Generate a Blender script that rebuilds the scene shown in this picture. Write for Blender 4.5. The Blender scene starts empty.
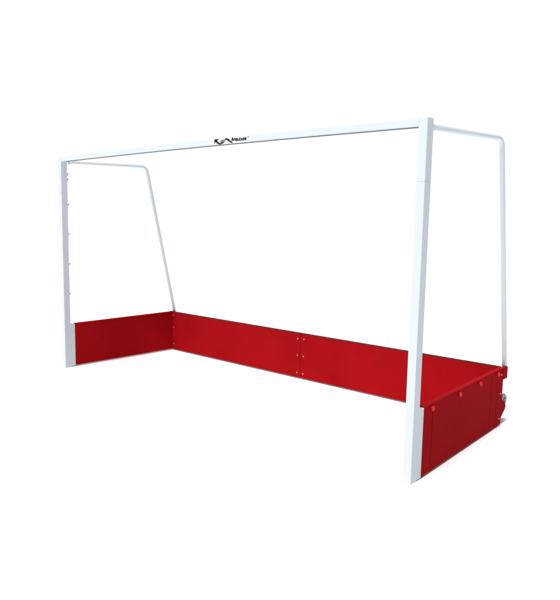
import bpy, bmesh, math, random
from mathutils import Vector, Matrix

random.seed(4)
scene = bpy.context.scene
COL = scene.collection

# ------------------------------------------------------------------ camera
yaw, pitch, roll = 0.80135, -0.12930, 0.00770
f = Vector((-math.sin(yaw) * math.cos(pitch), math.cos(yaw) * math.cos(pitch), math.sin(pitch)))
r0 = Vector((math.cos(yaw), math.sin(yaw), 0))
u0 = r0.cross(f)
rt = math.cos(roll) * r0 + math.sin(roll) * u0
up = -math.sin(roll) * r0 + math.cos(roll) * u0
cam_data = bpy.data.cameras.new('camera')
cam = bpy.data.objects.new('camera', cam_data)
COL.objects.link(cam)
M = Matrix((rt, up, -f)).transposed().to_4x4()
M.translation = Vector((3.6455, -3.1978, 1.5184))
cam.matrix_world = M
cam_data.sensor_fit = 'HORIZONTAL'
cam_data.sensor_width = 36
cam_data.lens = 645.77 / 560 * 36
cam_data.shift_x = (280 - 221.71) / 560
cam_data.shift_y = (296.40 - 300) / 560
cam_data.clip_start = 0.05
cam_data.clip_end = 2000
scene.camera = cam

# ------------------------------------------------------------------ world: a bright white surround behind the goal, dimmer elsewhere
world = bpy.data.worlds.new('World')
scene.world = world
world.use_nodes = True
nt = world.node_tree
nt.nodes.clear()
tc = nt.nodes.new('ShaderNodeTexCoord')
dot = nt.nodes.new('ShaderNodeVectorMath'); dot.operation = 'DOT_PRODUCT'
dot.inputs[1].default_value = (-0.78, 0.62, 0.0)
mr = nt.nodes.new('ShaderNodeMapRange'); mr.interpolation_type = 'SMOOTHSTEP'
mr.inputs['From Min'].default_value = 0.29
mr.inputs['From Max'].default_value = 0.68
mix = nt.nodes.new('ShaderNodeMix'); mix.data_type = 'RGBA'
mix.inputs[6].default_value = (0.05, 0.06, 0.095, 1)
mix.inputs[7].default_value = (1.06, 1.06, 1.06, 1)
bg = nt.nodes.new('ShaderNodeBackground'); bg.inputs['Strength'].default_value = 1.0
wo = nt.nodes.new('ShaderNodeOutputWorld')
nt.links.new(tc.outputs['Generated'], dot.inputs[0])
nt.links.new(dot.outputs['Value'], mr.inputs['Value'])
nt.links.new(mr.outputs['Result'], mix.inputs[0])
# a broad soft patch of light added low in front and to the left of the goal
dot2 = nt.nodes.new('ShaderNodeVectorMath'); dot2.operation = 'DOT_PRODUCT'
dot2.inputs[1].default_value = (-0.50, -0.85, 0.17)
mr2 = nt.nodes.new('ShaderNodeMapRange'); mr2.interpolation_type = 'SMOOTHSTEP'
mr2.inputs['From Min'].default_value = 0.45
mr2.inputs['From Max'].default_value = 0.95
mr2.inputs['To Max'].default_value = 0.9
add = nt.nodes.new('ShaderNodeMix'); add.data_type = 'RGBA'; add.blend_type = 'ADD'
add.inputs[0].default_value = 1.0
comb = nt.nodes.new('ShaderNodeCombineColor')
nt.links.new(tc.outputs['Generated'], dot2.inputs[0])
nt.links.new(dot2.outputs['Value'], mr2.inputs['Value'])
for c in ('Red', 'Green', 'Blue'):
    nt.links.new(mr2.outputs['Result'], comb.inputs[c])
nt.links.new(mix.outputs[2], add.inputs[6])
nt.links.new(comb.outputs[0], add.inputs[7])
nt.links.new(add.outputs[2], bg.inputs['Color'])
nt.links.new(bg.outputs[0], wo.inputs[0])

# ------------------------------------------------------------------ key light, high and soft, from the front
sd = bpy.data.lights.new('key_light', 'SUN')
sd.energy = 3.9
sd.angle = math.radians(15)
sd.color = (1.0, 0.985, 0.965)
sun = bpy.data.objects.new('key_light', sd)
COL.objects.link(sun)
to_light = Vector((0.07, -0.33, 1.0)).normalized()
sun.rotation_euler = to_light.to_track_quat('Z', 'Y').to_euler()
sun.location = to_light * 12

scene.view_settings.view_transform = 'Standard'
scene.view_settings.look = 'None'
scene.view_settings.exposure = 0
scene.view_settings.gamma = 1
scene.view_settings.use_curve_mapping = False
scene.render.engine = 'CYCLES'
scene.cycles.max_bounces = 8


# ------------------------------------------------------------------ materials
def material(name, base, rough=0.5, metallic=0.0, spec=0.5, vary=0.0, scale=6.0, bump=0.0, bump_scale=120.0, coat=0.0):
    m = bpy.data.materials.new(name)
    m.use_nodes = True
    n, l = m.node_tree.nodes, m.node_tree.links
    b = n['Principled BSDF']
    b.inputs['Base Color'].default_value = (*base, 1)
    b.inputs['Roughness'].default_value = rough
    b.inputs['Metallic'].default_value = metallic
    b.inputs['Specular IOR Level'].default_value = spec
    b.inputs['Coat Weight'].default_value = coat
    t = n.new('ShaderNodeTexCoord')
    if vary:
        ns = n.new('ShaderNodeTexNoise')
        ns.inputs['Scale'].default_value = scale
        ns.inputs['Detail'].default_value = 6
        ns.inputs['Roughness'].default_value = 0.6
        rp = n.new('ShaderNodeMapRange')
        rp.inputs['From Min'].default_value = 0.3
        rp.inputs['From Max'].default_value = 0.7
        rp.inputs['To Min'].default_value = 1 - vary
        rp.inputs['To Max'].default_value = 1 + vary
        mx = n.new('ShaderNodeVectorMath'); mx.operation = 'SCALE'
        mx.inputs[0].default_value = base
        l.new(t.outputs['Object'], ns.inputs['Vector'])
        l.new(ns.outputs['Fac'], rp.inputs['Value'])
        l.new(rp.outputs['Result'], mx.inputs['Scale'])
        l.new(mx.outputs['Vector'], b.inputs['Base Color'])
        rr = n.new('ShaderNodeMapRange')
        rr.inputs['To Min'].default_value = max(0.05, rough - 0.1)
        rr.inputs['To Max'].default_value = min(1, rough + 0.1)
        l.new(ns.outputs['Fac'], rr.inputs['Value'])
        l.new(rr.outputs['Result'], b.inputs['Roughness'])
    if bump:
        nb = n.new('ShaderNodeTexNoise')
        nb.inputs['Scale'].default_value = bump_scale
        nb.inputs['Detail'].default_value = 3
        bp = n.new('ShaderNodeBump')
        bp.inputs['Strength'].default_value = bump
        bp.inputs['Distance'].default_value = 0.002
        l.new(t.outputs['Object'], nb.inputs['Vector'])
        l.new(nb.outputs['Fac'], bp.inputs['Height'])
        l.new(bp.outputs['Normal'], b.inputs['Normal'])
    return m


WHITE = material('white_powder_coat', (0.652, 0.710, 0.760), 0.45, spec=0.25, vary=0.012, scale=3, bump=0.05, bump_scale=300)
RED = material('red_board_paint', (0.345, 0.005, 0.008), 0.7, spec=0.01, vary=0.11, scale=2.2, bump=0.10, bump_scale=90)
KNOB = material('red_plastic', (0.66, 0.018, 0.02), 0.5, spec=0.25, vary=0.02)
STEEL = material('galvanised_steel', (0.55, 0.56, 0.58), 0.4, metallic=0.8, vary=0.08, scale=60)
GREY = material('grey_plastic', (0.13, 0.135, 0.15), 0.5, vary=0.05, scale=20)
EDGE = material('dark_board_edge', (0.10, 0.02, 0.02), 0.8, spec=0.1, vary=0.1, scale=30)
SHADE = material('underside_shade_grey', (0.23, 0.27, 0.27), 0.6, spec=0.2, vary=0.05, scale=20)  # grey that stands in for shade under the crossbar
TYRE = material('grey_tyre_rubber', (0.46, 0.46, 0.49), 0.6, spec=0.3, vary=0.05, scale=30)
HOOK = material('brown_red_plastic', (0.20, 0.075, 0.065), 0.5, vary=0.05, scale=20)
BLACK = material('black_print', (0.012, 0.013, 0.015), 0.5, spec=0.3, vary=0.05, scale=50)
PRINT = material('grey_print', (0.045, 0.05, 0.055), 0.5, spec=0.3, vary=0.05, scale=50)
FLOOR = material('white_ground', (0.88, 0.88, 0.88), 0.95, spec=0.0, vary=0.01, scale=1.0)


# ------------------------------------------------------------------ helpers
def link(name, bm, mat, parent=None, smooth=False):
    me = bpy.data.meshes.new(name)
    bmesh.ops.recalc_face_normals(bm, faces=bm.faces[:])
    bm.to_mesh(me)
    bm.free()
    me.materials.append(mat)
    if smooth:
        for p in me.polygons:
            p.use_smooth = True
    o = bpy.data.objects.new(name, me)
    COL.objects.link(o)
    if parent is not None:
        o.parent = parent
    return o


def add_prism(bm, poly, z0, z1, bevel=0.0):
    """vertical prism from a plan outline [(x,y)...]"""
    t = bmesh.new()
    lo = [t.verts.new((x, y, z0)) for x, y in poly]
    hi = [t.verts.new((x, y, z1)) for x, y in poly]
    n = len(poly)
    t.faces.new(lo[::-1]); t.faces.new(hi)
    for i in range(n):
        t.faces.new((lo[i], lo[(i + 1) % n], hi[(i + 1) % n], hi[i]))
    merge(bm, t, bevel)


def merge(bm, t, bevel=0.0, segs=2):
    if bevel:
        bmesh.ops.bevel(t, geom=t.edges[:], offset=bevel, segments=segs, affect='EDGES', profile=0.5, clamp_overlap=True)
    me = bpy.data.meshes.new('temp')
    t.to_mesh(me); t.free()
    bm.from_mesh(me)
    bpy.data.meshes.remove(me)


def add_box(bm, x0, x1, y0, y1, z0, z1, bevel=0.0):
    add_prism(bm, [(x0, y0), (x1, y0), (x1, y1), (x0, y1)], z0, z1, bevel)


def rounded_path(pts, rad, segs=10):
    out = [Vector(pts[0])]
    for a, b, c in zip(pts, pts[1:], pts[2:]):
        a, b, c = Vector(a), Vector(b), Vector(c)
        d1, d2 = (a - b).normalized(), (c - b).normalized()
        ang = d1.angle(d2)
        k = rad / math.tan(ang / 2)
        p1, p2 = b + d1 * k, b + d2 * k
        cen = b + (d1 + d2).normalized() * (rad / math.sin(ang / 2))
        for i in range(segs + 1):
            q = p1.lerp(p2, i / segs) - cen
            out.append(cen + q.normalized() * rad)
    out.append(Vector(pts[-1]))
    return out


def add_tube(bm, path, r, sides=20, cap=True):
    rings = []
    ref = Vector((1, 0, 0))
    for i, p in enumerate(path):
        t = (path[min(i + 1, len(path) - 1)] - path[max(i - 1, 0)]).normalized()
        a = (ref - t * ref.dot(t)).normalized()
        b = t.cross(a)
        rings.append([bm.verts.new(p + (a * math.cos(2 * math.pi * k / sides) + b * math.sin(2 * math.pi * k / sides)) * r) for k in range(sides)])
    for A, B in zip(rings, rings[1:]):
        for k in range(sides):
            bm.faces.new((A[k], A[(k + 1) % sides], B[(k + 1) % sides], B[k]))
    if cap:
        bm.faces.new(rings[0][::-1]); bm.faces.new(rings[-1])


def add_lathe(bm, prof, origin, axis, sides=24):
    """profile [(radius, along)...] spun round axis from origin"""
    axis = Vector(axis).normalized()
    a = axis.orthogonal().normalized()
    b = axis.cross(a)
    o = Vector(origin)
    rings = []
    for r, h in prof:
        if r < 1e-6:
            rings.append([bm.verts.new(o + axis * h)])
        else:
            rings.append([bm.verts.new(o + axis * h + (a * math.cos(2 * math.pi * k / sides) + b * math.sin(2 * math.pi * k / sides)) * r) for k in range(sides)])
    for A, B in zip(rings, rings[1:]):
        if len(A) == 1 and len(B) == 1:
            continue
        for k in range(sides):
            k2 = (k + 1) % sides
            if len(A) == 1:
                bm.faces.new((A[0], B[k2], B[k]))
            elif len(B) == 1:
                bm.faces.new((A[k], A[k2], B[0]))
            else:
                bm.faces.new((A[k], A[k2], B[k2], B[k]))


def dome(name, pos, axis, r, h, mat, parent, flange=0.0):
    """round head sitting on a surface (screw head, plastic knob)"""
    bm = bmesh.new()
    prof = [(r * 0.92, -0.002), (r, 0.0)]
    if flange:
        prof = [(r * 0.6, -0.002), (r * 0.6, flange), (r, flange + 0.001)]
    base = flange
    for i in range(1, 7):
        t = i / 6 * math.pi / 2
        prof.append((r * math.cos(t) if i < 6 else 0.0, base + h * math.sin(t)))
    add_lathe(bm, prof, pos, axis, 16)
    return link(name, bm, mat, parent, smooth=True)


# ------------------------------------------------------------------ ground
bm = bmesh.new()
v = [bm.verts.new(p) for p in ((-400, -400, 0), (400, -400, 0), (400, 400, 0), (-400, 400, 0))]
bm.faces.new(v)
ground = link('ground', bm, FLOOR)
ground['kind'] = 'structure'

# ------------------------------------------------------------------ the goal
goal = bpy.data.objects.new('hockey_goal', None)
COL.objects.link(goal)
goal['label'] = 'white metal field hockey goal with low red boards standing on plain white ground'
goal['category'] = 'hockey goal'

W = 1.89            # outer half width
SX, SY = 0.0515, 0.065   # post section
TOP = 2.024
ZB, ZT = 0.0115, 0.430  # bottom and top of the boards
JOINT = 1.69

# posts: two square lengths sleeved together, the joint a fine line
posts = []
for s in (-1, 1):
    xo, xi = s * W, s * (W - SX)
    x0, x1 = min(xo, xi), max(xo, xi)
    bm = bmesh.new()
    add_box(bm, x0, x1, 0, SY, 0, JOINT - 0.0006, 0.0015)
    add_box(bm, x0, x1, 0, SY, JOINT + 0.0006, TOP, 0.0015)
    add_box(bm, x0 + 0.003, x1 - 0.003, 0.003, SY - 0.003, JOINT - 0.02, JOINT + 0.02)
    p = link('post', bm, WHITE, goal)
    posts.append(p)
    # net hooks down the back edge of the post
    for z in (1.859, 1.812, 1.577, 1.297, 1.010, 0.72):
        bm = bmesh.new()
        hx = xi + s * 0.009
        add_tube(bm, rounded_path([(hx, SY - 0.003, z), (hx, SY + 0.011, z), (hx, SY + 0.011, z + 0.014)], 0.004, 4), 0.0036, 10)
        add_lathe(bm, [(0.0, 0.0), (0.0065, 0.0), (0.0065, 0.003), (0.0, 0.003)], (hx, SY - 0.0005, z), (0, 1, 0), 12)
        link('net_hook', bm, HOOK, p, smooth=True)
    # bolts through the front of the post top, fixing the crossbar
    for z in (1.936, 1.848) if s < 0 else ():
        dome('bolt', (xo - s * 0.0095, 0.0, z), (0, -1, 0), 0.0042, 0.0022, STEEL, p)

# crossbar: box section with an open groove added to darken its underside, very slightly cambered
XB = W - SX - 0.0005
bz0, bz1 = 1.9785, TOP - 0.0005
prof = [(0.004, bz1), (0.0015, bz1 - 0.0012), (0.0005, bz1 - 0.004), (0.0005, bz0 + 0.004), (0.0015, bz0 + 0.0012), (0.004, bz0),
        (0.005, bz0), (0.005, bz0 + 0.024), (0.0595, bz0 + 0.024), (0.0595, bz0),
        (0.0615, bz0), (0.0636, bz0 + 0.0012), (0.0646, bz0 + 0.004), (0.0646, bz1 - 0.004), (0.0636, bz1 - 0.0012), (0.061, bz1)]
def camber(x):
    return 0.010 * (1 - (x / XB) ** 2)
N = 48
bm = bmesh.new()
rings = []
for i in range(N + 1):
    x = -XB + 2 * XB * i / N
    rings.append([bm.verts.new((x, y, z + camber(x))) for y, z in prof])
for A, B in zip(rings, rings[1:]):
    for k in range(len(prof)):
        bm.faces.new((A[k], B[k], B[(k + 1) % len(prof)], A[(k + 1) % len(prof)]))
bm.faces.new(rings[0]); bm.faces.new(rings[-1][::-1])
bar = link('crossbar', bm, WHITE, goal)

# dark lining added in the groove, stands in for shade under the bar
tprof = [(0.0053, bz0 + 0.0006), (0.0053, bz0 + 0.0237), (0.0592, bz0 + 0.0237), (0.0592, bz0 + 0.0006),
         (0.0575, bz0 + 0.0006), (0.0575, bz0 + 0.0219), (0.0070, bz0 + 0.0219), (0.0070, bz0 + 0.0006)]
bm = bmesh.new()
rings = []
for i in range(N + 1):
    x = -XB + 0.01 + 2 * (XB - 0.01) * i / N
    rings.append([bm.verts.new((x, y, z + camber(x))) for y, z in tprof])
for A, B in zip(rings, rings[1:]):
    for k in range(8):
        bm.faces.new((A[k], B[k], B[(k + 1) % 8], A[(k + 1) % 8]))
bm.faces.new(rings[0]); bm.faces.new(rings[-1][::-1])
link('underside_shade_strip', bm, SHADE, bar)

# printed mark on the front of the crossbar: strokes given in metres along (x) and up (z) the bar
LX, LZ, K = 0.2586, 0.0, 0.327 / 485
def lp(a, b):
    x = LX + (a - 45) * K
    return x, bz0 + camber(x) + (193 - 0.082 * a - b) / 14.74 * 0.0067

def add_stroke(bm, pts, w):
    """a flat brush stroke with a little thickness; w = widths in drawing units"""
    P = [Vector(lp(*p)) for p in pts]
    if not isinstance(w, (list, tuple)):
        w = [w] * len(P)
    sc = 0.0067 / 14.74 / 2 * 2.05
    L, R = [], []
    for i, p in enumerate(P):
        t = (P[min(i + 1, len(P) - 1)] - P[max(i - 1, 0)]).normalized()
        n = Vector((-t.y, t.x)) * w[i] * sc
        L.append(p + n); R.append(p - n)
    fr = lambda q: (q.x, -0.0001, q.y)
    bk = lambda q: (q.x, 0.0008, q.y)
    for i in range(len(P) - 1):
        q = [L[i], L[i + 1], R[i + 1], R[i]]
        a = [bm.verts.new(fr(c)) for c in q]
        b = [bm.verts.new(bk(c)) for c in q]
        bm.faces.new(a); bm.faces.new(b[::-1])
        for k in range(4):
            bm.faces.new((a[k], b[k], b[(k + 1) % 4], a[(k + 1) % 4]))

bm = bmesh.new()
add_stroke(bm, [(58, 98), (54, 128), (48, 162)], [15, 14, 9])                        # K stem
add_stroke(bm, [(56, 132), (76, 112), (104, 97)], [12, 14, 5])                       # K arm
add_stroke(bm, [(62, 116), (80, 138), (100, 158), (122, 171)], [15, 17, 16, 10])     # K leg
add_stroke(bm, [(114, 170), (134, 171), (158, 164), (180, 150), (192, 134)], [10, 11, 8, 6, 4])    # swash under the vowels
add_stroke(bm, [(188, 142), (196, 122), (207, 100)], [6, 7, 9])                      # N stem
add_stroke(bm, [(202, 98), (228, 102), (252, 115), (276, 134), (310, 158)], [9, 14, 15, 13, 8])    # N diagonal
add_stroke(bm, [(302, 134), (307, 110), (308, 78)], [6, 9, 10])                      # N second stem
add_stroke(bm, [(308, 80), (314, 104), (324, 128)], [8, 12, 10])                     # tall letter
link('logo', bm, BLACK, bar)
for cx, cy in ((148, 140), (172, 132)):                                              # two round vowels
    bm = bmesh.new()
    add_stroke(bm, [(cx + 10 * math.cos(t * math.pi / 6), cy + 17 * math.sin(t * math.pi / 6)) for t in range(13)], 6.5)
    link('letter', bm, PRINT, bar)
def letter(x, strokes, w):
    bm = bmesh.new()
    y = 128 - 0.06 * (x - 330)
    for st in strokes:
        add_stroke(bm, [(x + a * 23, y - b * 32) for a, b in st], w * 1.35)
    link('letter', bm, PRINT, bar)
letter(334, [[(0, 0), (0, 1)], [(0, .9), (.6, .95), (.8, .7), (.8, 0)]], 6)
letter(358, [[(0, 0), (0, 1), (.7, .95), (.7, .55), (.05, .5)], [(.7, .5), (.8, .1), (0, 0)]], 7)
letter(384, [[(0, 1), (0, .1), (.5, 0), (.8, .2), (.8, 1)]], 6)
letter(409, [[(.8, .85), (.4, 1), (0, .6), (.1, .1), (.5, 0), (.8, .2)]], 7)
letter(433, [[(0, 0), (.4, 1), (.85, 0)], [(.2, .35), (.65, .35)]], 8)
letter(460, [[(.75, .85), (.3, 1), (.05, .75), (.7, .35), (.5, .02), (0, .12)]], 8)
letter(487, [[(0, 0), (0, 1)], [(0, 1), (.7, .9), (.7, .6), (0, .5)], [(.3, .5), (.8, 0)]], 7)
bm = bmesh.new()
add_stroke(bm, [(520, 74), (529, 72)], 3); add_stroke(bm, [(525, 73), (525, 84)], 3)
add_stroke(bm, [(533, 83), (533, 72), (537, 79), (541, 71), (541, 82)], 3)
link('trademark_sign', bm, GREY, bar)

# round support tubes: back from the post tops, then down to the back board
TUBES = {-1: [(-1.862, SY - 0.004, 1.984), (-1.818, 0.985, 1.983), (-1.8015, 1.369, 0.36)],
         1: [(1.866, SY - 0.004, 1.985), (1.826, 1.082, 2.006), (1.7845, 1.4690, 0.405)]}
for s in (-1, 1):
    bm = bmesh.new()
    add_tube(bm, rounded_path(TUBES[s], 0.075, 12), 0.0175, 24)
    t = link('support_tube', bm, WHITE, goal, smooth=True)
    bm = bmesh.new()
    x, y, z = TUBES[s][0]
    # collar plate that takes the tube at the back of the post
    add_lathe(bm, [(0.0, 0.001), (0.0225, 0.001), (0.0225, 0.012), (0.018, 0.014), (0.0, 0.014)], (x, SY, z), (0, 1, 0), 24)
    link('collar', bm, WHITE, t)
    dome('bolt', (x - s * 0.004, SY + 0.034, z - 0.0165), (0, 0, -1), 0.007, 0.007, GREY, t)

# white mounting plates behind the foot of each post
for s in (-1, 1):
    xo, xi = s * W, s * (W - SX)
    bm = bmesh.new()
    a, b = sorted((xo, xi))
    add_box(bm, a, b, SY - 0.001, 0.1135, 0.006, ZT - 0.006, 0.002)
    fl = link('mounting_plate', bm, WHITE, goal)
    for z in (0.364, 0.061):
        face = xo if s > 0 else xi
        dome('bolt', (face, 0.098, z), (1, 0, 0), 0.0055, 0.004, STEEL, fl)

# ------------------------------------------------------------------ boards
TH = 0.030
def frame_of(A, B, inward):
    A, B = Vector(A), Vector(B)
    d = (B - A); L = d.length; d.normalize()
    n = Vector((d.y, -d.x))
    if n.dot(Vector(inward)) < 0:
        n = -n
    return A, d, n, L

def strip(bm, F, s0, s1, n0, n1, z0, z1, bevel=0.0):
    A, d, n, L = F
    q = [A + d * s0 + n * n0, A + d * s1 + n * n0, A + d * s1 + n * n1, A + d * s0 + n * n1]
    add_prism(bm, [(p.x, p.y) for p in q], z0, z1, bevel)

def spot(F, s, n_, z):
    p = F[0] + F[1] * s + F[2] * n_
    return (p.x, p.y, z)

# the two side boards; F runs along the OUTER face, n points into the goal
LINES = {1: ((1.890, 0.115), (1.799, 1.422)), -1: ((-1.871, 0.115), (-1.829, 1.319))}
side = {}
for s in (1, -1):
    F = frame_of(*LINES[s], (-s, 0))
    L = F[3]
    end = L - 0.0005
    bm = bmesh.new()
    core0 = 0.004
    strip(bm, F, 0.0, end, core0, TH, ZB, ZT - 0.014)
    k = L / 1.310
    cuts = [0.0, 0.119 * k, 1.074 * k, 1.194 * k, end]
    for i in range(4):
        g0 = 0.0 if i == 0 else 0.0034
        g1 = 0.0 if i == 3 else 0.0034
        strip(bm, F, cuts[i] + g0, cuts[i + 1] - g1, 0.0, core0 + 0.002, ZB + 0.001, ZT - 0.016, 0.0008)
    sb = link('side_board', bm, RED, goal)
    side[s] = sb
    # folded lip capping the board, running forward over the mounting plate
    bm = bmesh.new()
    strip(bm, F, 0.0, end, -0.0012, TH + 0.0012, ZT - 0.0155, ZT, 0.0012)
    link('top_lip', bm, RED, sb)
    # red plastic net knobs along the outside
    for q in (0.100, 0.504, 0.843, 1.182):
        pos = spot(F, q * k, 0.0, 0.400)
        dome('net_knob', pos, (-F[2].x, -F[2].y, 0), 0.0160, 0.0125, KNOB, sb, flange=0.006)
    # screws at the rear corner
    for z in (0.382, 0.243, 0.057):
        dome('screw', spot(F, 1.270 * k, 0.0, z), (-F[2].x, -F[2].y, 0), 0.0058, 0.004, STEEL, sb)
    for z in (0.390, 0.256, 0.122, 0.063):
        dome('screw', spot(F, L - 0.045, TH, z), (F[2].x, F[2].y, 0), 0.0045, 0.003, RED, sb)

# the back board in two halves with a screwed joint in the middle; F along the INNER face, n points outward (back)
FB = frame_of((-1.799, 1.320), (1.799, 1.422), (0, 1))
LB = FB[3]
mid = 1.773
for a, b, first in ((-0.030, mid - 0.0014, True), (mid + 0.0014, LB - 0.0305, False)):
    bm = bmesh.new()
    strip(bm, FB, a, b, 0.0, TH, ZB, ZT - 0.009, 0.001)
    bb = link('back_board', bm, RED, goal)
    bm = bmesh.new()
    strip(bm, FB, a, b, 0.0004, TH - 0.0004, ZT - 0.0092, ZT - 0.002, 0.0008)
    link('top_edge', bm, EDGE, bb)  # top edge darker than the board itself
    ss = mid - 0.033 if first else mid + 0.034
    for z in (0.374, 0.218, 0.0535):
        dome('screw', spot(FB, ss + random.uniform(-.002, .002), 0.0, z + random.uniform(-.002, .002)), (-FB[2].x, -FB[2].y, 0), 0.0062, 0.004, STEEL, bb)
    if first:
        for z in (0.388, 0.255, 0.070):
            dome('screw', spot(FB, 0.018, 0.0, z), (-FB[2].x, -FB[2].y, 0), 0.0050, 0.003, STEEL, bb)
# joining strip behind the two halves
bm = bmesh.new()
strip(bm, FB, mid - 0.06, mid + 0.06, TH + 0.0005, TH + 0.010, ZB + 0.02, ZT - 0.02, 0.001)
link('joining_strip', bm, RED, goal)

# corner tabs holding the support tubes to the boards
for s in (1, -1):
    xx, y0, y1 = (1.8008, 1.4060, 1.4760) if s > 0 else (-1.8350, 1.3050, 1.392)
    bm = bmesh.new()
    add_box(bm, xx - 0.0, xx + 0.0045, y0 + 0.0005, y1, 0.343, ZT + 0.001, 0.001)
    tab = link('corner_tab', bm, RED, goal)

# transport wheel on its red bracket, behind the right-hand corner
bm = bmesh.new()
poly = [(1.4235, 0.195), (1.452, 0.178), (1.498, 0.146), (1.512, 0.126), (1.500, 0.104), (1.4235, 0.045)]
t = bmesh.new()
A = [t.verts.new((1.7880, y, z)) for y, z in poly]
B = [t.verts.new((1.7940, y, z)) for y, z in poly]
t.faces.new(A[::-1]); t.faces.new(B)
for i in range(6):
    t.faces.new((A[i], A[(i + 1) % 6], B[(i + 1) % 6], B[i]))
merge(bm, t, 0.001)
link('wheel_bracket', bm, RED, goal)
wc = (1.7570, 1.513, 0.169)
wk = 0.88
wheel = bpy.data.objects.new('transport_wheel', None)
COL.objects.link(wheel)
wheel.parent = goal
wheel.location = wc
bm = bmesh.new()
add_lathe(bm, [(0.030, 0.0), (0.043, 0.001), (0.049, 0.006), (0.050, 0.013), (0.049, 0.020), (0.043, 0.025), (0.030, 0.026), (0.028, 0.022), (0.028, 0.004), (0.030, 0.0)], (0, 0, 0), (1, 0, 0), 32)
link('tyre', bm, TYRE, wheel, smooth=True)
bm = bmesh.new()
add_lathe(bm, [(0.0, 0.004), (0.0285, 0.004), (0.0285, 0.020), (0.020, 0.016), (0.012, 0.017), (0.012, 0.024), (0.0, 0.024)], (0, 0, 0), (1, 0, 0), 24)
link('hub', bm, GREY, wheel)
bm = bmesh.new()
add_lathe(bm, [(0.0, -0.003), (0.0075, -0.003), (0.0075, 0.029), (0.006, 0.031), (0.0, 0.031)], (0, 0, 0), (1, 0, 0), 16)
link('axle', bm, STEEL, wheel)
for c in wheel.children:
    c.data.transform(Matrix.Diagonal((1, wk, wk, 1)))
